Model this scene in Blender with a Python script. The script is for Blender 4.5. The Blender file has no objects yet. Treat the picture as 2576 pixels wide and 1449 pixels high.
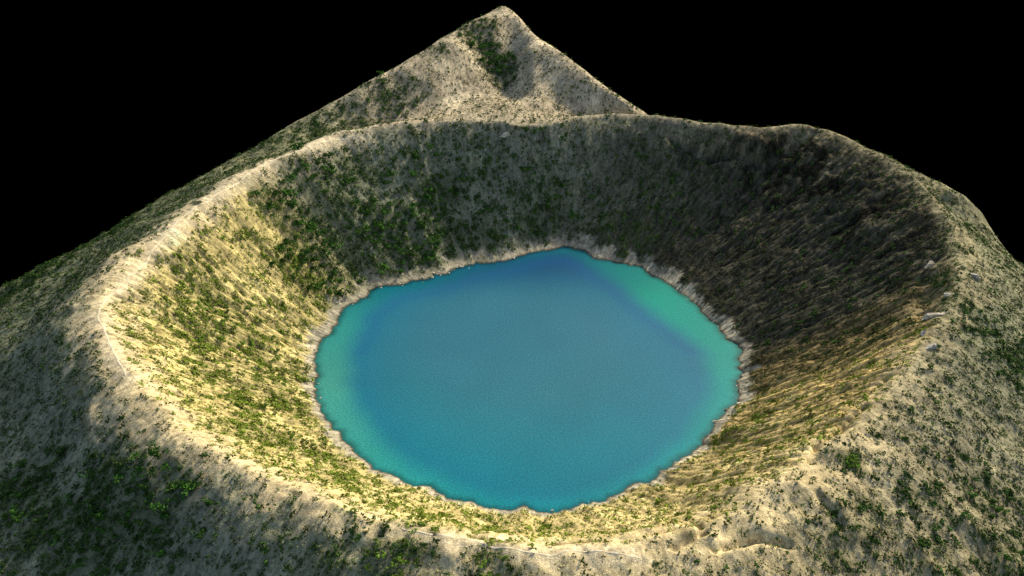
import bpy, math, random
import numpy as np
rng = np.random.default_rng(7)
random.seed(7)
sc = bpy.context.scene
col = sc.collection
PI = math.pi
# ------------------------------------------------------------------ camera model
FOC = 1288/math.tan(math.radians(27.5))
CAM = np.array([0., -369., 278.])
PT = math.radians(31.8)
Fv = np.array([0, math.cos(PT), -math.sin(PT)])
Uv = np.array([0, math.sin(PT), math.cos(PT)])
Rv = np.array([1., 0, 0])
def ray(px, py):
    return Fv + (px-1288)/FOC*Rv + (724.5-py)/FOC*Uv
def P(px, py, z):
    d = ray(px, py); t = (z-CAM[2])/d[2]
    return CAM + d*t
CX, CY = 8., 18.
# ------------------------------------------------------------------ noise
_perm = np.random.default_rng(3).permutation(256)
_perm = np.concatenate([_perm]*3)
_g = np.random.default_rng(5).normal(size=(256, 3)); _g /= np.linalg.norm(_g, axis=1)[:, None]
def perlin(x, y, z):
    x, y, z = np.broadcast_arrays(np.asarray(x, float), np.asarray(y, float), np.asarray(z, float))
    xi = np.floor(x).astype(int); yi = np.floor(y).astype(int); zi = np.floor(z).astype(int)
    xf, yf, zf = x-xi, y-yi, z-zi
    s = lambda t: t*t*t*(t*(t*6-15)+10)
    u, v, w = s(xf), s(yf), s(zf)
    out = 0
    for a in (0, 1):
        for b in (0, 1):
            for c in (0, 1):
                h = _perm[_perm[_perm[(xi+a) & 255]+((yi+b) & 255)]+((zi+c) & 255)]
                g = _g[h]
                dt = g[..., 0]*(xf-a)+g[..., 1]*(yf-b)+g[..., 2]*(zf-c)
                out = out + dt*(u if a else 1-u)*(v if b else 1-v)*(w if c else 1-w)
    return out*1.5
def fbm(x, y, z, n=4):
    o = 0; a = 1.
    for i in range(n):
        o = o + a*perlin(x+17*i, y-9*i, z+5*i); x = x*2.03; y = y*2.03; z = z*2.03; a *= .5
    return o
def sstep(a, b, x):
    t = np.clip((x-a)/(b-a), 0, 1); return t*t*(3-2*t)
# ------------------------------------------------------------------ control curves
shore = [(1860,880),(1857,960),(1838,1030),(1800,1065),(1775,1105),(1690,1165),(1650,1200),(1600,1225),(1500,1268),(1400,1288),(1290,1285),(1220,1272),(1180,1262),(1080,1228),(980,1190),(900,1150),(880,1110),(860,1095),(815,1050),(795,970),(800,880),(850,815),(850,790),(870,775),(925,745),(945,722),(1000,716),(1080,700),(1100,690),(1180,672),(1280,655),(1350,633),(1430,622),(1470,632),(1500,652),(1600,668),(1680,715),(1740,760),(1800,820)]
rim = [(2390,560,57),(2410,650,58),(2395,740,59),(2355,820,60),(2310,900,60),(2220,1010,60),(2080,1120,60),(1950,1220,60),(1800,1310,60),(1650,1365,60),(1500,1390,60),(1350,1390,60),(1200,1368,60),(1000,1320,59),(850,1272,58),(700,1215,58),(550,1150,58),(450,1080,58),(370,1000,58),(300,900,58),(250,800,58),(250,740,58),(330,640,58),(440,570,58),(540,490,58),(660,410,58),(760,375,57),(850,336,56),(950,316,55),(1100,302,54),(1250,305,54),(1330,318,53),(1400,312,53),(1480,290,53),(1560,283,53),(1680,294,54),(1780,306,55),(1900,325,55),(1960,321,56),(2020,311,58),(2080,324,58),(2160,362,58),(2240,400,58),(2310,450,57),(2355,505,57)]
outer = [(0,720,-5),(100,675,0),(200,625,5),(340,540,13),(480,460,22),(640,376,38),(780,295,48),(900,228,58),(1010,165,66),(1080,125,69),(1140,88,72),(1190,54,74),(1240,31,76),(1265,16,77),(1288,29,75),(1340,84,72),(1385,119,69),(1430,152,66),(1480,189,62),(1530,230,57),(1575,260,53),(1612,284,48),
         (2380,482,50),(2460,560,38),(2576,690,14)]
def polar(p):
    dx, dy = p[0]-CX, p[1]-CY
    return math.atan2(dy, dx), math.hypot(dx, dy)
N = 1280
TH = -PI+2*PI*np.arange(N)/N
def curve(pts, sig):
    a = sorted([(polar(p)[0], polar(p)[1], p[2]) for p in pts])
    t = np.array([q[0] for q in a]); r = np.array([q[1] for q in a]); z = np.array([q[2] for q in a])
    t3 = np.concatenate([t-2*PI, t, t+2*PI])
    R_ = np.interp(TH, t3, np.tile(r, 3)); Z_ = np.interp(TH, t3, np.tile(z, 3))
    if sig > 0:
        k = np.fft.fftfreq(N, 1/N); w = np.exp(-.5*(k*math.radians(sig))**2)
        R_ = np.fft.ifft(np.fft.fft(R_)*w).real; Z_ = np.fft.ifft(np.fft.fft(Z_)*w).real
    return R_, Z_
rs, _ = curve([P(x, y, 0) for x, y in shore], .5)
rs = rs + 1.8*perlin(np.cos(TH)*9, np.sin(TH)*9, 3.3)+1.9*fbm(np.cos(TH)*17, np.sin(TH)*17, 1.3, 3)
rr, zr = curve([P(*q) for q in rim], 1.0)
rr = rr+1.8*fbm(np.cos(TH)*10, np.sin(TH)*10, 5.3, 3)
op = [P(*q) for q in outer]
D = math.radians
def rimat(t):
    return np.interp(t, TH, rr), np.interp(t, TH, zr)
for deg, dr, dz in ((62,40,-34),(56,38,-30),(50,36,-26),(43,34,-22),(36,34,-18),
                    (2,100,-60),(-10,100,-58),(-25,95,-52),(-45,90,-42),(-65,90,-40),(-90,95,-44),(-115,100,-52),(-135,105,-56),(-155,110,-60),(-172,120,-64),(176,122,-64)):
    r0, z0 = rimat(D(deg)); r1 = r0+dr
    op.append(np.array([CX+r1*math.cos(D(deg)), CY+r1*math.sin(D(deg)), z0+dz]))
ro, zo = curve(op, .4)
ro = np.maximum(ro, rr+16)
L = lambda a, b, t: a+(b-a)*t
dgT = np.degrees(TH)
def pbump(c, w): 
    d = (dgT-c+180) % 360-180; return np.exp(-(d/w)**2)
bw = 4.5+4.5*pbump(125, 50)+1.5*pbump(50, 25)+2.6*fbm(np.cos(TH)*7, np.sin(TH)*7, 8., 3)
bw = np.maximum(bw, 2.)
sad = sstep(-35, 5, zo-zr)
steep = .35+.12*pbump(-135, 45)-.04*pbump(-65, 35)
KX = np.array([0*rs, rs-25, rs, rs+bw, L(rs+bw, rr, .5), L(rs+bw, rr, .90), rr, L(rr, ro, .14), L(rr, ro, .38), ro, ro+60, ro+420])
KZ = np.array([0*rs-30, 0*rs-8, 0*rs, 1.8+bw*.15, zr*.50, zr*.93, zr, L(zr, zo, .10-.05*pbump(-65, 40))-3*sad, L(zr, zo, steep)-11*sad, zo, zo-62, zo-420])
RG = np.concatenate([np.linspace(0.01, 62, 8), np.arange(64, 255, .5), np.arange(255, 420, 1.), np.arange(424, 620, 8.)])
M = len(RG)
def pchip(KX, KZ):
    h = np.diff(KX, axis=0); dl = np.diff(KZ, axis=0)/h
    d = np.zeros_like(KZ); d[0] = dl[0]; d[-1] = dl[-1]
    a, b = dl[:-1], dl[1:]
    m = (a*b) > 0
    d[1:-1] = np.where(m, 2*a*b/np.where(m, a+b, 1), 0)
    Z = np.zeros((M, N)); R2 = RG[:, None]
    for k in range(len(h)):
        t = (R2-KX[k])/h[k]; mk = (t >= 0) & (t < 1)
        tt = np.clip(t, 0, 1)
        v = (2*tt**3-3*tt**2+1)*KZ[k]+(tt**3-2*tt**2+tt)*h[k]*d[k]+(-2*tt**3+3*tt**2)*KZ[k+1]+(tt**3-tt**2)*h[k]*d[k+1]
        Z = np.where(mk, v, Z)
    return Z
Z = pchip(KX, KZ)
CT, ST = np.cos(TH)[None, :], np.sin(TH)[None, :]
R2 = RG[:, None]
X = CX+R2*CT; Y = CY+R2*ST
tin = (R2-rs)/(rr-rs)               # 0 shore .. 1 rim
tout = (R2-rr)/(ro-rr)
above = sstep(0, 10, R2-rs)
wall = sstep(.08, .35, tin)*(1-sstep(.85, 1.02, tin))
degs = np.degrees(TH)[None, :]
def segdist(ax, ay, bx, by):
    vx, vy = bx-ax, by-ay
    t = np.clip(((X-ax)*vx+(Y-ay)*vy)/(vx*vx+vy*vy), 0, 1)
    return np.hypot(X-ax-t*vx, Y-ay-t*vy)
spur = (pbump(98, 32)[None])*sstep(.1, .3, tout)
nearrim = pbump(-75, 65)[None]*sstep(.75, .95, tin)*(1-sstep(.1, .3, tout))
Z = Z + above*(1.5*fbm(X/38, Y/38, .5, 2)*(1-.4*sstep(.8, 1, tin)*(1-sstep(0, .3, tout))) + .7*fbm(X/9, Y/9, 2.5, 3)*(1-.85*spur)*(1-.3*sstep(.8, 1, tin)*(1-sstep(0, .3, tout))))
Z = Z + nearrim*1.5*fbm(X/13, Y/13, 8.8, 3)
gl = fbm(CT*14+0*R2, ST*14+0*R2, R2/55, 3)
rightw = np.exp(-((degs-28)/36)**2)
upper = sstep(.45, .8, tin)
Z = Z + wall*gl*(1.3+.7*rightw+1.7*rightw*upper)
crag = fbm(X/7, Y/7, Z/7, 4)
Z = Z + wall*rightw*(.4+.6*upper)*(1.8*np.abs(crag)-.5)
stk = fbm(CT*75+0*R2, ST*75+0*R2, R2/8, 3)
strw = np.clip(rightw+pbump(-40, 35)[None]+.6*pbump(-140, 45)[None]+.6*pbump(-175, 20)[None], 0, 1)
Z = Z + (wall+.3*sstep(.1, .6, tout)*(1-spur))*stk*(.3+.8*strw)*above
outg = fbm(CT*11+0*R2, ST*11+0*R2, R2/55+9, 3)
Z = Z + sstep(.15, .6, tout)*(1-sstep(.9, 1.1, tout)*.7)*outg*2.6*(1-.85*spur)
Z = Z + (1-above)*.22*fbm(X/4, Y/4, 7.5, 3)*sstep(-8, 0, R2-rs)
def bump(pa, pb, w, h):
    global Z
    a = P(*pa); b = P(*pb)
    Z = Z + h*np.exp(-(segdist(a[0], a[1], b[0], b[1])/w)**2)
bump((1205, 80, 72), (1285, 205, 60), 9, -4)
bump((1320, 115, 71), (1360, 240, 56), 9, 4)
bump((1150, 130, 68), (1080, 200, 60), 10, 3.5)
bump((1000, 200, 62), (960, 270, 54), 10, -2.5)
bump((1705, 335, 50), (1790, 400, 40), 4, -6)
bump((1790, 400, 40), (1910, 408, 43), 3, -5)
bump((1850, 370, 46), (1970, 385, 48), 4, 2.5)
bump((2040, 355, 50), (1930, 430, 40), 4, -4)
bump((1480, 325, 48), (1440, 440, 34), 5, 3)
bump((2335, 700, 52), (2335, 790, 54), 5, -4)
for a, b in (((1700,1370),(1770,1335)),((1770,1335),(1765,1305)),((1765,1305),(1800,1280)),((2240,930),(2130,1000)),((1800,1375),(1900,1340)),((1900,1340),(1990,1345)),((2060,1240),(2120,1290)),((1640,1330),(1700,1305)),((2180,1010),(2060,1110)),((2060,1110),(2040,1150)),((1180,1335),(1260,1350)),((1400,1345),(1480,1335))):
    bump((a[0], a[1], 60), (b[0], b[1], 60), 1.5, -2.2)
bump((1500, 1340, 56), (1660, 1330, 57), 8, 1.5)
bump((2060, 1250, 58), (2150, 1320, 55), 5, 1.5)

def Hxy(x, y):
    x = np.asarray(x, float); y = np.asarray(y, float)
    dx, dy = x-CX, y-CY
    th = (np.arctan2(dy, dx)+PI)/(2*PI)*N
    r = np.hypot(dx, dy)
    j0 = np.floor(th).astype(int); tf = th-j0; j1 = (j0+1) % N; j0 = j0 % N
    i = np.clip(np.searchsorted(RG, r)-1, 0, M-2)
    rf = np.clip((r-RG[i])/(RG[i+1]-RG[i]), 0, 1)
    return (Z[i, j0]*(1-tf)+Z[i, j1]*tf)*(1-rf)+(Z[i+1, j0]*(1-tf)+Z[i+1, j1]*tf)*rf
def samp(A, x, y):
    dx, dy = x-CX, y-CY
    j = np.round((np.arctan2(dy, dx)+PI)/(2*PI)*N).astype(int) % N
    i = np.clip(np.searchsorted(RG, np.hypot(dx, dy)), 0, M-1)
    return A[i, j]
def hit(px, py):
    d = ray(px, py)
    t = np.arange(150, 1100, 1.)
    pts = CAM[None]+d[None]*t[:, None]
    below = pts[:, 2] < np.maximum(Hxy(pts[:, 0], pts[:, 1]), -200)
    k = np.argmax(below)
    if not below[k] or k == 0: return None
    p = pts[k-1]*.5+pts[k]*.5
    return np.array([p[0], p[1], float(Hxy(p[0], p[1]))])
# ------------------------------------------------------------------ masks for vegetation (places on the mountain)
blobs = [  # foot of the patch, radius in metres, strength
 (740,400,9,.9),(760,560,14,1),(820,470,15,1),(900,430,12,.9),(950,560,16,1),(1000,610,16,1),(1100,500,14,1),(1130,590,14,1),(850,650,14,1),(760,690,12,1),(800,750,8,1),(720,520,9,1),(680,640,7,.8),(1060,650,12,1),(900,700,9,.9),(1230,600,14,.85),(1380,500,14,.8),(1330,540,14,.8),(1650,470,12,.6),(1600,590,12,.6),(1200,420,14,.65),(1500,560,12,.6),(1050,390,12,.6),
 (1200,110,10,1),(1240,150,11,1),(1265,190,10,1),(1180,80,8,.9),(1100,125,8,.7),(980,240,12,1),(880,300,14,.8),(800,325,12,.8),(1220,60,8,.9),(700,350,10,.8),(1040,215,8,.6),
 (250,1260,13,1),(60,1250,12,1),(100,1340,12,.9),(350,1320,12,1),(420,1270,8,.9),(280,1330,12,1),(180,1400,12,.9),(450,1180,7,.6),(150,650,14,.9),(280,580,12,.8),(60,720,16,.8),(420,490,10,.7),
 (560,780,12,.7),(500,850,12,.7),(640,860,11,.8),(560,940,11,.7),(660,960,10,.8),(720,1010,9,.7),(700,1100,10,.9),(800,1150,9,.9),(600,1080,9,.8),(850,1200,8,.8),(460,650,10,.5),(740,930,8,.7),(620,1020,8,.7),(740,800,7,.5),
 (1000,1390,12,.8),(860,1400,8,.8),(1230,1420,7,.9),(1240,1310,7,.6),(1400,1330,5,.8),(950,1260,7,.6),(1050,1290,6,.5),
 (2140,1160,4,1),(2200,1330,8,.7),(2330,1250,9,.6),(2480,1250,12,.7),(2540,1400,12,.8),(2480,830,10,.7),(2540,900,12,.8),(2280,400,8,.6),(2330,480,8,.6),(2380,700,7,.6),(2420,760,7,.6),(2400,620,6,.5),(1840,1105,7,.7),(1900,1050,7,.4),(2100,1400,9,.6),(2350,1380,9,.6)]
green = np.zeros_like(Z)
for px, py, rad, s in blobs:
    h = hit(px, py)
    if h is None: continue
    green = np.maximum(green, s*np.exp(-((X-h[0])**2+(Y-h[1])**2)/(rad*1.3)**2))
gn = fbm(X/5.5, Y/5.5, 4.4, 3)
def tcol(keys):
    k = sorted(keys); t = np.array([q[0] for q in k], float)
    t3 = np.concatenate([t-360, t, t+360])
    return np.stack([np.interp(np.degrees(TH), t3, np.tile([q[1][c] for q in k], 3)) for c in range(3)], -1)[None]
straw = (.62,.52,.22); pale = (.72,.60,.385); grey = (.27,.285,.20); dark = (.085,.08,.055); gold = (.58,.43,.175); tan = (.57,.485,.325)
inner = tcol([(155,straw),(180,straw),(-150,straw),(-110,(.68,.56,.255)),(-80,(.68,.555,.255)),(-55,(.64,.50,.225)),(-28,gold),(-14,(.28,.21,.09)),(0,dark),(48,dark),(66,(.15,.15,.10)),(84,(.23,.24,.17)),(100,grey),(135,grey),(147,(.44,.40,.24))])  # back and right walls darkened: shade painted into the ground colour
outc = tcol([(165,(.225,.24,.135)),(-150,(.27,.28,.18)),(-120,(.29,.30,.195)),(-100,(.40,.375,.22)),(-75,(.60,.50,.275)),(-50,(.46,.40,.24)),(-30,(.31,.30,.19)),(-20,(.26,.265,.165)),(10,(.28,.275,.165)),(40,(.32,.29,.175)),(66,tan),(85,tan),(115,tan),(128,(.33,.325,.185)),(150,(.25,.26,.135))])  # left flank also darkened beyond the crest to paint in its shade
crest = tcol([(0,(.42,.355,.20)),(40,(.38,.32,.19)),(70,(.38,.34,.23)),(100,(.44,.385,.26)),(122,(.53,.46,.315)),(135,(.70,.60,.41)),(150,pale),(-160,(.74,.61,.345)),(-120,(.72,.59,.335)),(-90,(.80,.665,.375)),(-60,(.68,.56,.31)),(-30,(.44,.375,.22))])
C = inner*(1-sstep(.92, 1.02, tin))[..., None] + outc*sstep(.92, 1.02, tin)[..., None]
bigc = fbm(X/16, Y/16, 14.4, 3)
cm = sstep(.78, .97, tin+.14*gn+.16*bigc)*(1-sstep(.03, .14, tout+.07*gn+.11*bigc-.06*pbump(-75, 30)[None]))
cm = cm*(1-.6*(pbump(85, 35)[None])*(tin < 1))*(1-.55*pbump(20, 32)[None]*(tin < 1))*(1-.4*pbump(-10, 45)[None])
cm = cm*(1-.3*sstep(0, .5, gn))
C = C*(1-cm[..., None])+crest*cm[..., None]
# bare eroded strips either side of the footpaths
PATHS = [([(900,340),(830,350),(760,375),(700,398),(640,425),(560,480),(480,530),(420,590),(370,650),(330,700),(270,750),(245,800),(275,860),(300,910),(320,950)], 1.3, 'pale footpath worn along the left crest of the crater'),
 ([(1000,1325),(1100,1345),(1200,1365),(1310,1385),(1380,1400),(1450,1385),(1530,1395),(1620,1415)], 1.1, 'pale footpath worn along the near crest of the crater')]
pdm = np.full_like(Z, 99.)
PP = []
for pix, w_, lab in PATHS:
    pts = [q for q in (hit(*p) for p in pix) if q is not None]; PP.append(pts)
    for a, b in zip(pts[:-1], pts[1:]): pdm = np.minimum(pdm, segdist(a[0], a[1], b[0], b[1]))
pmask = 1-sstep(.8, 5.5, pdm+3*gn+3*bigc)
C = C*(1-.55*pmask[..., None])+np.array((.84,.72,.48))*.55*pmask[..., None]
bm_ = (1-sstep(.6, 1.4, (R2-rs)/bw+.8*gn))
C = C*(1-bm_[..., None])+np.array((.46,.42,.31))*bm_[..., None]
wet = np.exp(-((R2-rs-.1)/.9)**2)*.8
C = C*(1-wet[..., None])
pn = sstep(.0, .5, fbm(X/22, Y/22, 12.3, 3))
C = C*(1+.25*(pn[..., None]-.4))
C = C*(1+.9*np.clip(stk, -1, 1)[..., None]*(.10+.9*strw*(tin < 1))[..., None]*(1-.6*cm[..., None]))
gm = np.clip(sstep(.15, .9, green+.4*gn), 0, 1)
C = C*(1-.5*gm[..., None])+np.array((.085,.11,.04))*.5*gm[..., None]
shade_patch = sstep(.35, .75, fbm(CT*16+0*R2, ST*16+0*R2, R2/18+3, 4)+.45*upper)*wall*rightw  # painted shade: dark patches on the right wall, strongest near the rim
C = C*(1-.75*shade_patch[..., None])
sandy = sstep(.05, .45, fbm(X/16+.4*gn, Y/34, 22.3, 3))*(1-gm)
C = C*(1+spur[..., None]*(.45*sandy[..., None]-.15))
C = np.clip(C, .008, .88)
# ------------------------------------------------------------------ mesh helpers
def mesh_np(name, V, Fq, mat=None, smooth=True, attrs=None, parent=None, n=4):
    me = bpy.data.meshes.new(name)
    V = np.ascontiguousarray(V, np.float32); Fq = np.ascontiguousarray(Fq, np.int32)
    me.vertices.add(len(V)); me.vertices.foreach_set('co', V.ravel())
    me.loops.add(Fq.size); me.loops.foreach_set('vertex_index', Fq.ravel())
    me.polygons.add(len(Fq)); me.polygons.foreach_set('loop_start', np.arange(0, Fq.size, n, dtype=np.int32))
    me.polygons.foreach_set('use_smooth', np.full(len(Fq), smooth))
    me.update(calc_edges=True)
    for k, a in (attrs or {}).items():
        at = me.attributes.new(k, 'FLOAT_VECTOR', 'POINT'); at.data.foreach_set('vector', np.ascontiguousarray(a, np.float32).ravel())
    if mat: me.materials.append(mat)
    o = bpy.data.objects.new(name, me); col.objects.link(o)
    if parent: o.parent = parent
    return o
def tag(o, label=None, cat=None, group=None, kind=None):
    if label: o['label'] = label
    if cat: o['category'] = cat
    if group: o['group'] = group
    if kind: o['kind'] = kind
    return o
class Mat:
    def __init__(s, name, rough=.95, spec=.15):
        s.m = bpy.data.materials.new(name); s.m.use_nodes = True; s.t = s.m.node_tree
        s.b = s.t.nodes['Principled BSDF']; s.b.inputs['Roughness'].default_value = rough
        s.b.inputs['Specular IOR Level'].default_value = spec
    def n(s, typ, **kw):
        q = s.t.nodes.new(typ)
        for k, v in kw.items():
            if k in q.inputs.keys(): q.inputs[k].default_value = v
            else: setattr(q, k, v)
        return q
    def l(s, a, b): s.t.links.new(a, b)
    def attr(s, name): return s.n('ShaderNodeAttribute', attribute_name=name)
    def mix(s, fac, a, b, mode='MIX'):
        q = s.n('ShaderNodeMix', data_type='RGBA', blend_type=mode)
        for sock, v in ((q.inputs[0], fac), (q.inputs[6], a), (q.inputs[7], b)):
            if hasattr(v, 'links'): s.l(v, sock)
            else: sock.default_value = v if isinstance(v, (int, float)) else (*v, 1)
        return q.outputs[2]
    def mr(s, x, a, b, c, d):
        q = s.n('ShaderNodeMapRange'); s.l(x, q.inputs[0])
        for i, v in enumerate((a, b, c, d)): q.inputs[i+1].default_value = v
        return q.outputs[0]
T = Mat('dry_mountain_ground', .95, .05)
ca = T.attr('ground_colour').outputs['Vector']; sa = T.attr('slope_coords').outputs['Vector']
gc = T.n('ShaderNodeNewGeometry')
n1 = T.n('ShaderNodeTexNoise', Scale=.55, Detail=6., Roughness=.7); T.l(gc.outputs['Position'], n1.inputs['Vector'])
n2 = T.n('ShaderNodeTexNoise', Scale=1., Detail=5., Roughness=.7); T.l(sa, n2.inputs['Vector'])
n3 = T.n('ShaderNodeTexNoise', Scale=2.2, Detail=3., Roughness=.6); T.l(gc.outputs['Position'], n3.inputs['Vector'])
f1 = T.mr(n1.outputs[0], .34, .62, .68, 1.2); f2 = T.mr(n2.outputs[0], .35, .62, .65, 1.22); f3 = T.mr(n3.outputs[0], .35, .65, .82, 1.14)
def mul(m, a, b):
    q = m.n('ShaderNodeMath', operation='MULTIPLY'); m.l(a, q.inputs[0]); m.l(b, q.inputs[1]); return q.outputs[0]
ff = mul(T, mul(T, f1, f2), f3)
vm = T.n('ShaderNodeVectorMath', operation='SCALE'); T.l(ca, vm.inputs[0]); T.l(ff, vm.inputs['Scale'])
T.l(vm.outputs[0], T.b.inputs['Base Color'])
bp = T.n('ShaderNodeBump', Strength=.4, Distance=.6); T.l(ff, bp.inputs['Height']); T.l(bp.outputs[0], T.b.inputs['Normal'])
# ------------------------------------------------------------------ terrain mesh
idx = np.arange(M*N).reshape(M, N)
a = idx[:-1]; b = idx[1:]
Fq = np.stack([a, b, np.roll(b, -1, 1), np.roll(a, -1, 1)], -1).reshape(-1, 4)
V = np.stack([X, Y, Z], -1).reshape(-1, 3)
SCo = np.stack([np.broadcast_to(CT*110, X.shape), np.broadcast_to(ST*110, X.shape), np.broadcast_to(R2/5, X.shape)], -1).reshape(-1, 3)
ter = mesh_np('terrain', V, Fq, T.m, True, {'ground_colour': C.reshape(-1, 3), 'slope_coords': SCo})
tag(ter, 'dry crater mountain with steep inner walls and a pointed summit behind', 'mountain', kind='structure')
# ------------------------------------------------------------------ lake
LN = 90
lf = np.linspace(0.002, 1, LN)[:, None]
LR = lf*(rs+5)[None]
LX = CX+LR*CT; LY = CY+LR*ST
kk = np.fft.fftfreq(N, 1/N); rsm = np.fft.ifft(np.fft.fft(rs)*np.exp(-.5*(kk*.06)**2)).real
dsh = (rs[None]-LR); dsm = (rsm[None]-LR)
wob = fbm(LX/12, LY/12, 3.1, 3)
zone_w = np.interp(np.degrees(TH), [-180,-150,-120,-90,-60,-30,0,25,45,60,75,90,120,150,180], [19,18,12,6,8,12,19,27,29,20,9,9,12,14,19])[None]
zone_w = np.fft.ifft(np.fft.fft(zone_w[0])*np.exp(-.5*(kk*.14)**2)).real[None]
dd = dsm+wob*1.3
deep = sstep(-11, 4, dd-zone_w)
teal = tcol([(-165,(.050,.29,.25)),(-130,(.024,.28,.275)),(-90,(.002,.24,.30)),(-45,(.002,.25,.27)),(0,(.002,.275,.245)),(40,(.002,.265,.21)),(65,(.001,.15,.18)),(100,(.001,.095,.165)),(140,(.001,.14,.19)),(165,(.024,.24,.23))])
lx = (LX-CX)/100; ly = (LY-CY)/100
ctr = sstep(.0, 1., 1-np.hypot(lx+.05, ly-.08)*.85)
blue = np.array((.006,.155,.255))
deepc = blue+(np.array((.030,.158,.228))-blue)*np.clip(ctr*1.4, 0, 1)[..., None]
deepc = deepc*(1+sstep(.3, -.9, ly)[..., None]*np.array((-.2, .10, -.02)))
bk = sstep(.45, .95, ly)[..., None]
deepc = deepc*(1-.9*bk)+np.array((.004,.058,.165))*.9*bk
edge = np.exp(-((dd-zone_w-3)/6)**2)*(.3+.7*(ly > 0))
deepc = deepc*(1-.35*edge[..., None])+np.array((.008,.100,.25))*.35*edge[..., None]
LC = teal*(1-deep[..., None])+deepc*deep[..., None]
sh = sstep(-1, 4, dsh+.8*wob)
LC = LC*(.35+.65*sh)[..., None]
LC = LC*(1+.07*fbm(LX/30, LY/30, 6.6, 2))[..., None]
Wm = Mat('murky_lake_water', .4, .07)
wa = Wm.attr('water_colour').outputs['Vector']
wg = Wm.n('ShaderNodeNewGeometry')
wn = Wm.n('ShaderNodeTexNoise', Scale=1.2, Detail=4., Roughness=.85); Wm.l(wg.outputs['Position'], wn.inputs['Vector'])
wf = Wm.mr(wn.outputs[0], .38, .62, .66, 1.34)
wv = Wm.n('ShaderNodeVectorMath', operation='SCALE'); Wm.l(wa, wv.inputs[0]); Wm.l(wf, wv.inputs['Scale']); Wm.l(wv.outputs[0], Wm.b.inputs['Base Color'])
wb = Wm.n('ShaderNodeBump', Strength=.3, Distance=.3); Wm.l(wn.outputs[0], wb.inputs['Height']); Wm.l(wb.outputs[0], Wm.b.inputs['Normal'])
li = np.arange(LN*N).reshape(LN, N); a = li[:-1]; b = li[1:]
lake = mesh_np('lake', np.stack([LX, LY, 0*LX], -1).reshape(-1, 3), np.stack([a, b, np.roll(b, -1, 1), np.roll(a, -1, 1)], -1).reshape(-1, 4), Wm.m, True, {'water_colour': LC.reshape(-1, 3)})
tag(lake, 'round blue crater lake with turquoise shallows', 'lake', kind='structure')
# ------------------------------------------------------------------ paths on the crest
pm = Mat('worn_pale_path')
pn1 = pm.n('ShaderNodeTexNoise', Scale=1.2, Detail=5.); pg = pm.n('ShaderNodeNewGeometry'); pm.l(pg.outputs['Position'], pn1.inputs['Vector'])
pm.l(pm.mix(pm.mr(pn1.outputs[0], .35, .65, 0, 1), (.62,.52,.33), (.88,.78,.55)), pm.b.inputs['Base Color'])
for pts, (pix, w_, lab) in zip(PP, PATHS):
    xy = np.array(pts)[:, :2]
    s = np.concatenate([[0], np.cumsum(np.linalg.norm(np.diff(xy, axis=0), axis=1))])
    ss = np.arange(0, s[-1], .7)
    x = np.interp(ss, s, xy[:, 0]); y = np.interp(ss, s, xy[:, 1])
    ker = np.ones(15)/15
    pad = lambda q: np.convolve(np.pad(q, 7, mode='edge'), ker, 'valid')
    x = pad(x)+1.4*perlin(ss/9, 1.1, 2.); y = pad(y)+1.4*perlin(ss/9, 5.1, 2.)
    tx = np.gradient(x); ty = np.gradient(y); l = np.hypot(tx, ty)+1e-9; nx, ny = -ty/l, tx/l
    ww = w_*(.7+.7*perlin(ss/3, 9.1, 1.))
    cols = []
    for k in (-1, -.5, 0, .5, 1):
        px = x+nx*ww*k*.5; py = y+ny*ww*k*.5
        cols.append(np.stack([px, py, Hxy(px, py)+.10-.14*(abs(k) > .9)], -1))
    A = np.stack(cols, 1); n_ = len(x); ii = np.arange(n_*5).reshape(n_, 5)
    F_ = np.stack([ii[:-1, :-1], ii[1:, :-1], ii[1:, 1:], ii[:-1, 1:]], -1).reshape(-1, 4)
    tag(mesh_np('path', A.reshape(-1, 3), F_, pm.m), lab, 'path', kind='structure')
# ------------------------------------------------------------------ rocks
rk = Mat('pale_rock', .9)
rn = rk.n('ShaderNodeTexNoise', Scale=1.4, Detail=7.); rg = rk.n('ShaderNodeNewGeometry'); rk.l(rg.outputs['Position'], rn.inputs['Vector'])
rk.l(rk.mix(rk.mr(rn.outputs[0], .35, .65, 0, 1), (.34,.31,.24), (.74,.67,.53)), rk.b.inputs['Base Color'])
rb = rk.n('ShaderNodeBump', Strength=.9, Distance=.4); rk.l(rn.outputs[0], rb.inputs['Height']); rk.l(rb.outputs[0], rk.b.inputs['Normal'])
import bmesh
def rock_mesh(seed, sx, sy, sz, sub=3):
    bm = bmesh.new(); bmesh.ops.create_icosphere(bm, subdivisions=sub, radius=1)
    r_ = random.Random(seed)
    planes = []
    for i in range(11):
        v = np.array([r_.gauss(0, 1) for _ in range(3)]); v /= np.linalg.norm(v); planes.append((v, r_.uniform(.35, .8)))
    for v in bm.verts:
        c = np.array(v.co)
        for n_, d_ in planes:
            k = c.dot(n_)
            if k > d_: c = c-n_*(k-d_)*.95
        c = c*(1+.35*float(perlin(c[0]*2.5+seed, c[1]*2.5, c[2]*2.5)))
        v.co = (c[0]*sx, c[1]*sy, c[2]*sz)
    me = bpy.data.meshes.new('rock'); bm.to_mesh(me); bm.free(); me.materials.append(rk.m); return me
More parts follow.
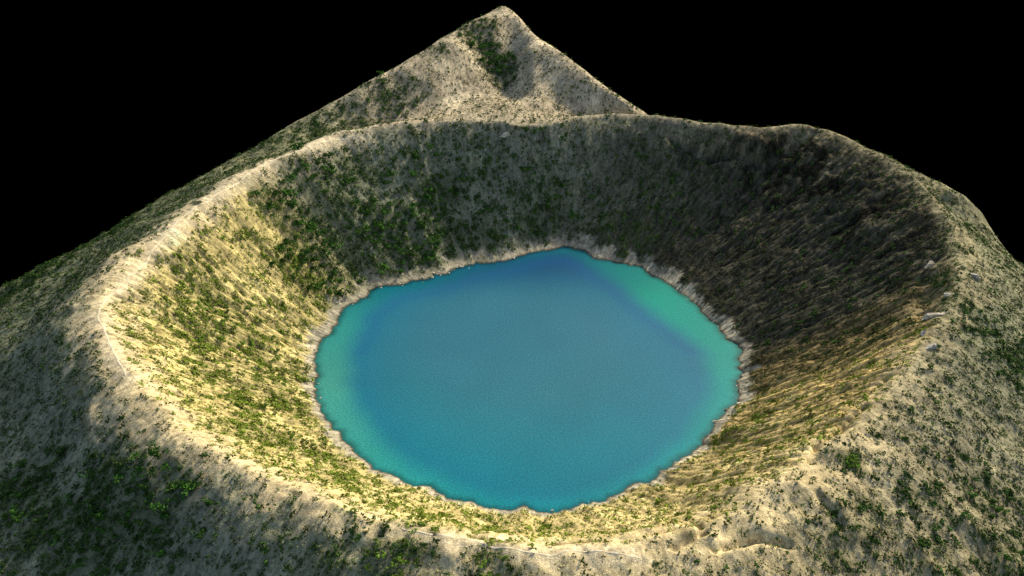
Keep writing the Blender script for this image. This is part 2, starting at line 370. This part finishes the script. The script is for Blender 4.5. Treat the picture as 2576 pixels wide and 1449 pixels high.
for i, (px, py, sx, sy, sz, rz, lab) in enumerate([
    (2358,795,6.2,3.2,2.2,.1,'long pale rock slab on the right crest, largest of the crest rocks'),
    (2336,672,4.2,2.2,2.4,.7,'tilted pale rock at the top edge of the shaded right wall'),
    (2450,695,4.6,2.4,1.8,-.7,'pale rock on the outer slope just beyond the right crest'),
    (2338,876,3.4,2.0,1.7,0,'small pale rock on the right crest below the long slab'),
    (2384,742,2.8,1.7,1.4,.4,'small pale rock on the right crest above the long slab'),
    (2325,838,2.5,1.7,1.5,1.,'rounded pale rock on the inner edge of the right crest'),
    (1272,342,5.0,2.0,2.0,0,'pale rock outcrop high on the back wall under the rim')]):
    h = hit(px, py)
    if h is None: continue
    o = bpy.data.objects.new('boulder', rock_mesh(i+1, sx, sy, sz)); col.objects.link(o); o.location = (h[0], h[1], h[2]+sz*.05); o.rotation_euler = (.1, -.1, rz)
    tag(o, lab, 'rock')
rvar = [rock_mesh(30+i, 1.2, .95, .75, 2) for i in range(5)]
r_ = random.Random(11)
cl = [r_.uniform(30, 215) for _ in range(9)]+[r_.uniform(-40, 30) for _ in range(3)]
for i in range(80):
    dgc = r_.choice(cl)+r_.gauss(0, 4) if i < 55 else r_.uniform(-180, 180)
    j = int((dgc+180)/360*N) % N
    r0 = rs[j]+r_.gauss(.3, 1.5); x = CX+r0*math.cos(TH[j]); y = CY+r0*math.sin(TH[j])
    o = bpy.data.objects.new('shore_rock', r_.choice(rvar)); col.objects.link(o)
    s = r_.uniform(.35, .8)*(1.7 if i % 12 == 0 else 1); o.scale = (s, s, s)
    o.location = (x, y, max(float(Hxy(x, y)), -.25)+.1*s); o.rotation_euler = (r_.uniform(-.3, .3), r_.uniform(-.3, .3), r_.uniform(0, 6.28))
    dg = math.degrees(TH[j])
    side = 'far' if 45 < dg < 135 else 'right' if -45 < dg <= 45 else 'near' if -135 < dg <= -45 else 'left'
    tag(o, 'small pale rock at the waterline on the %s shore of the lake' % side, 'rock', 'rocks along the %s shore' % side)
# ------------------------------------------------------------------ vegetation
def leaf_base(n, rnd, leaf=.28, up=.0, flat=.7, lumps=5, zs=1.):
    cs = rnd.normal(size=(lumps, 3))*np.array([.42, .42, .22])+np.array([0, 0, .45])
    k = rnd.integers(0, lumps, n)
    d = rnd.normal(size=(n, 3)); d /= np.linalg.norm(d, axis=1)[:, None]
    d[:, 2] = np.abs(d[:, 2])*.9-.1
    c = cs[k]+d*(.42*rnd.uniform(.6, 1, n))[:, None]*np.array([1, 1, flat])
    c[:, 2] *= zs
    nn = d+rnd.normal(size=(n, 3))*.5+np.array([0, 0, up]); nn /= np.linalg.norm(nn, axis=1)[:, None]
    a_ = np.cross(nn, rnd.normal(size=(n, 3))); a_ /= np.linalg.norm(a_, axis=1)[:, None]; b_ = np.cross(nn, a_)
    s = (leaf*rnd.uniform(.6, 1.2, n))[:, None]
    V_ = np.stack([c-a_*s, c+b_*s*.55, c+a_*s, c-b_*s*.55], 1).reshape(-1, 3)
    return V_, np.arange(4*n).reshape(n, 4)
def veg_mat(name, c1, c2, attr=None):
    m = Mat(name, .9, .04); g = m.n('ShaderNodeNewGeometry')
    n_ = m.n('ShaderNodeTexNoise', Scale=.8, Detail=4.); m.l(g.outputs['Position'], n_.inputs['Vector'])
    fac = m.mr(n_.outputs[0], .35, .65, 0, 1)
    c = m.mix(fac, c1, c2)
    if attr:
        t = m.attr(attr).outputs['Vector']; c = m.mix(1., c, t, 'MULTIPLY')
    else:
        oi = m.n('ShaderNodeObjectInfo'); v = m.n('ShaderNodeHueSaturation'); m.l(c, v.inputs['Color'])
        m.l(m.mr(oi.outputs['Random'], 0, 1, .6, 1.4), v.inputs['Value']); c = v.outputs[0]
    m.l(c, m.b.inputs['Base Color']); return m.m
shrub_m = [veg_mat('dark_shrub_leaves', (.028,.085,.012), (.065,.155,.025)), veg_mat('sunlit_tint_leaves', (.10,.19,.02), (.19,.29,.045))]  # second leaf set brightened, sunlight painted into its green
stem_m = veg_mat('shrub_bark', (.08,.06,.04), (.13,.1,.07))
grad_x = (Hxy(X+1.5, Y)-Hxy(X-1.5, Y))/3; grad_y = (Hxy(X, Y+1.5)-Hxy(X, Y-1.5))/3
fol = []
for q in range(6):
    V_, F_ = leaf_base(150, np.random.default_rng(50+q), .18, .4, .8, 7)
    o = mesh_np('foliage', V_, F_, shrub_m[q % 2], False); fol.append(o.data); bpy.data.objects.remove(o)
def stem_mesh():
    bm = bmesh.new()
    for k in range(4):
        a_ = k*1.6+.4; v0 = []; v1 = []
        for s in range(5):
            p = s/5*2*PI
            v0.append(bm.verts.new((.05*math.cos(p)+.03*math.cos(a_), .05*math.sin(p)+.03*math.sin(a_), -.15)))
            v1.append(bm.verts.new((.018*math.cos(p)+.33*math.cos(a_), .018*math.sin(p)+.33*math.sin(a_), .55)))
        for s in range(5): bm.faces.new((v0[s], v0[(s+1) % 5], v1[(s+1) % 5], v1[s]))
    me = bpy.data.meshes.new('stem'); bm.to_mesh(me); bm.free(); me.materials.append(stem_m); return me
stm = stem_mesh()
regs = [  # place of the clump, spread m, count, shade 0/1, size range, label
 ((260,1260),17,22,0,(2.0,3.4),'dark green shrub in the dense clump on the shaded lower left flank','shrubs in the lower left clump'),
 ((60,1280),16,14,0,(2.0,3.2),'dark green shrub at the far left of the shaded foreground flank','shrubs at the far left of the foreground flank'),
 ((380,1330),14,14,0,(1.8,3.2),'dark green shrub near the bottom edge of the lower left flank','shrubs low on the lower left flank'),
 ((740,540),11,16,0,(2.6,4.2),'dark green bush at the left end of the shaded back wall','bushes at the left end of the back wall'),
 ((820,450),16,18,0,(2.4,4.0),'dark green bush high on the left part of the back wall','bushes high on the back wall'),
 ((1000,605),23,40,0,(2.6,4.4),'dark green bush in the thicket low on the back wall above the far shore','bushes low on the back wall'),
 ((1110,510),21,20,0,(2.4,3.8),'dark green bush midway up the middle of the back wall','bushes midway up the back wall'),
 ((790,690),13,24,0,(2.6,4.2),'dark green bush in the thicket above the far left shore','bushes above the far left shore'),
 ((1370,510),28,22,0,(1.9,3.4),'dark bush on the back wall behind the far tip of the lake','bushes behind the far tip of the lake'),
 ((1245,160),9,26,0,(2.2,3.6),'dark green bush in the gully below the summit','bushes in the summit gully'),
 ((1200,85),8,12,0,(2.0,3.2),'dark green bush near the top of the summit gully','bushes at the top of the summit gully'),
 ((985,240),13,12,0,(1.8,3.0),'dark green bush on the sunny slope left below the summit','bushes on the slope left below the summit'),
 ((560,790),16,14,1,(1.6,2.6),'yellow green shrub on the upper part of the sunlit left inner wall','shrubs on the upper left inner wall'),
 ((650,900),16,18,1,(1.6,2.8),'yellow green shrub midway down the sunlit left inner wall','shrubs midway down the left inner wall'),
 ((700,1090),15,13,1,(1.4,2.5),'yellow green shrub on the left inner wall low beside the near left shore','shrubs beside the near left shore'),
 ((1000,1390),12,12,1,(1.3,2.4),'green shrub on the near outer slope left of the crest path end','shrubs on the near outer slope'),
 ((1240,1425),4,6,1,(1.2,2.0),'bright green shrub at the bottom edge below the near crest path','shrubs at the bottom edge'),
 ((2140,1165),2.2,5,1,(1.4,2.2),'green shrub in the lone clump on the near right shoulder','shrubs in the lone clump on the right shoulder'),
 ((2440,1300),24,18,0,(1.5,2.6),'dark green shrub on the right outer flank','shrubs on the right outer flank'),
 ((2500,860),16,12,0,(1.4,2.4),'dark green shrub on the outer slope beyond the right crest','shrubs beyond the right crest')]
def add_shrub(x, y, s, shade, lab, grp):
    e = bpy.data.objects.new('shrub', None); col.objects.link(e); e.location = (x, y, float(Hxy(x, y))-.05*s)
    e.rotation_euler = (0, 0, r_.uniform(0, 6.28)); e.scale = (s*r_.uniform(.9, 1.2), s*r_.uniform(.9, 1.2), s*r_.uniform(.8, 1.05)); e.empty_display_size = .1
    tag(e, lab, 'shrub', grp)
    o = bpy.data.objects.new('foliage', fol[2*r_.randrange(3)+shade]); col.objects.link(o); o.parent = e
    o = bpy.data.objects.new('stem', stm); col.objects.link(o); o.parent = e
shr = []
for (pp, spread, cnt, shade, sz, lab, grp) in regs:
    h = hit(*pp)
    if h is None: continue
    k = 0; tries = 0; used = []
    while k < cnt and tries < 900:
        tries += 1
        x = h[0]+r_.gauss(0, spread*.65); y = h[1]+r_.gauss(0, spread*.65)
        if any((x-u)**2+(y-v)**2 < 9 for u, v in used) and spread > 4: continue
        j = int((math.atan2(y-CY, x-CX)+PI)/(2*PI)*N) % N
        if math.hypot(x-CX, y-CY) < rs[j]+7: continue
        used.append((x, y)); add_shrub(x, y, r_.uniform(*sz), shade, lab, grp); k += 1
    shr += used
keep = np.ones_like(Z)
for u, v in shr: keep = np.minimum(keep, np.clip(np.hypot(X-u, Y-v)/2.6-.4, 0, 1))
def scatter(name, n, weight, size, bases, mat, colour, label, stretch=1.6, lift=0.):
    m = int(n*8)
    x = rng.uniform(-300, 300, m*2); y = rng.uniform(-175, 350, m*2)
    dx, dy = x-CX, y-CY; r = np.hypot(dx, dy)
    j = np.round((np.arctan2(dy, dx)+PI)/(2*PI)*N).astype(int) % N
    ok = (r > rs[j]+3) & (r < ro[j]+6)
    x, y = x[ok], y[ok]
    w = samp(weight, x, y); ok = rng.uniform(0, 1, len(x)) < w; x, y = x[ok][:n], y[ok][:n]
    n = len(x); z = Hxy(x, y)
    gx = samp(grad_x, x, y); gy = samp(grad_y, x, y); g = np.hypot(gx, gy)+1e-6
    t = np.stack([gx/g, gy/g, g], -1); t /= np.linalg.norm(t, axis=1)[:, None]
    up = np.stack([-gx*.9, -gy*.9, np.ones(n)], -1); up /= np.linalg.norm(up, axis=1)[:, None]
    sd = np.cross(up, t); sd /= np.linalg.norm(sd, axis=1)[:, None]
    s = rng.uniform(size[0], size[1], n)*(1+.25*rng.normal(size=n)).clip(.5, 1.8)
    st = 1+(stretch-1)*np.clip(g/.6, 0, 1)*samp((.15+.85*np.broadcast_to(strw, Z.shape))*(.5+.5*(tin < 1)), x, y)
    B = [b_[0] for b_ in bases]; nv = len(B[0]); pick = rng.integers(0, len(B), n)
    BV = np.stack(B)[pick]
    sg = rng.choice([-1, 1], n)
    Vv = (np.stack([x, y, z+lift], -1)[:, None]+s[:, None, None]*(BV[..., 0:1]*(t*st[:, None])[:, None]+BV[..., 1:2]*(sd*sg[:, None])[:, None]+BV[..., 2:3]*up[:, None]))
    Ff = (np.arange(n)[:, None, None]*nv+bases[0][1][None]).reshape(-1, 4)
    c = colour(x, y, n); c = np.repeat(c, nv, 0)
    o = mesh_np(name, Vv.reshape(-1, 3), Ff, mat, False, {'tuft_colour': c})
    tag(o, label, name.replace('_', ' '), kind='stuff'); print(name, n)
bg = [leaf_base(12, np.random.default_rng(80+i), .32, .6, .8, 3, .8) for i in range(10)]
bd = [leaf_base(8, np.random.default_rng(180+i), .28, 1.0, .6, 3, .5) for i in range(10)]
bt = [leaf_base(5, np.random.default_rng(280+i), .40, 2.0, .45, 2, .3) for i in range(10)]
tm = veg_mat('tuft_leaves', (.8,.8,.8), (1.2,1.2,1.15), 'tuft_colour')
gcl = fbm(X/3.2, Y/3.2, 44.4, 2)
leftw = np.where((degs > 148) | (degs < -95), 1., 0.)*(tin < .9)*(tin > 0)
backw = pbump(105, 46)[None]*(tin < .97)
gw = (.72*np.clip(sstep(.24, .8, green*(.60+.6*gn)+.7*gcl*sstep(.03, .3, green)), 0, 1)+.055+(.22+.26*leftw+.42*backw-.16*spur)*sstep(.12, .55, gcl)*(1-.8*cm))*keep*(1-bm_)*(1-.7*rightw*(tin < 1))*(1-pmask)
sunny = ((tin < 1) & ((degs > 150) | (degs < -20))).astype(float)  # inner walls where sunlight is painted into the scrub colour
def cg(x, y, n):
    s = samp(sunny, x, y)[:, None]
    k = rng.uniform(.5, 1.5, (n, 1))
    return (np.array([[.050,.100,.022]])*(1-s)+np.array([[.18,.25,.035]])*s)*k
def cgr(x, y, n):
    c = samp(C, x, y); k = rng.uniform(.75, 1.2, (n, 1)); return np.clip(c*k*np.array([[1.0,1.04,.9]]), 0, .85)
def cdk(x, y, n):
    c = samp(C, x, y); k = rng.uniform(.2, .7, (n, 1)); return c*k*np.array([[.93,1.06,.80]])
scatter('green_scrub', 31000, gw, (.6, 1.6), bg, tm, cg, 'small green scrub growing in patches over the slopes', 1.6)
dw = np.clip(.28+.8*fbm(X/5, Y/5, 21., 2)+.35*stk*strw, 0, 1)*(1-.8*cm)*(1-.8*bm_)*(.5+.5*(C.mean(-1) < .33))*(1+.8*rightw*(tin < 1))*(1-.8*pmask)*(1-.35*spur)
scatter('dry_scrub', 42000, dw, (.45, 1.1), bd, tm, cdk, 'low dark dry scrub covering the slopes', 2.6)
scatter('grass', 36000, np.clip(.5-.8*cm+.5*fbm(X/4, Y/4, 31., 2), 0, 1)*(1-.8*bm_)*(1-.6*spur)*(1-pmask), (.45, .95), bt, tm, cgr, 'dry grass tufts all over the mountain', 2.6)
# ------------------------------------------------------------------ camera, light, world
cd = bpy.data.cameras.new('camera'); cam = bpy.data.objects.new('camera', cd); col.objects.link(cam)
cam.location = CAM; cam.rotation_euler = (PI/2-PT, 0, 0); cd.sensor_fit = 'HORIZONTAL'; cd.angle = math.radians(55); cd.clip_end = 5000; cd.clip_start = 1
sc.camera = cam
AZ, EL = math.radians(55), math.radians(33)
from mathutils import Vector
sd_ = Vector((math.cos(AZ)*math.cos(EL), math.sin(AZ)*math.cos(EL), math.sin(EL)))
ld = bpy.data.lights.new('sun', 'SUN'); ld.energy = 4.7; ld.angle = math.radians(3); ld.color = (1, .88, .66)
lo = bpy.data.objects.new('sun', ld); col.objects.link(lo); lo.rotation_euler = sd_.to_track_quat('Z', 'Y').to_euler()
w = bpy.data.worlds.new('World'); sc.world = w; w.use_nodes = True; nt = w.node_tree
bgk = nt.nodes['Background']; bgk.inputs[1].default_value = .15
sky = nt.nodes.new('ShaderNodeTexSky'); sky.sky_type = 'NISHITA'; sky.sun_disc = False; sky.sun_elevation = EL; sky.sun_rotation = PI/2-AZ; sky.dust_density = 2.5; sky.ozone_density = .4
tc = nt.nodes.new('ShaderNodeTexCoord'); sx = nt.nodes.new('ShaderNodeSeparateXYZ'); mr = nt.nodes.new('ShaderNodeMapRange')
nt.links.new(tc.outputs['Generated'], sx.inputs[0]); nt.links.new(sx.outputs[2], mr.inputs[0]); mr.inputs[1].default_value = 0.0; mr.inputs[2].default_value = .12
vs = nt.nodes.new('ShaderNodeVectorMath'); vs.operation = 'SCALE'; nt.links.new(sky.outputs[0], vs.inputs[0]); nt.links.new(mr.outputs[0], vs.inputs['Scale'])  # unseen overhead sky added as fill light, masked black below the horizon
nt.links.new(vs.outputs[0], bgk.inputs[0])
sc.view_settings.view_transform = 'Standard'; sc.view_settings.look = 'None'; sc.view_settings.exposure = 0
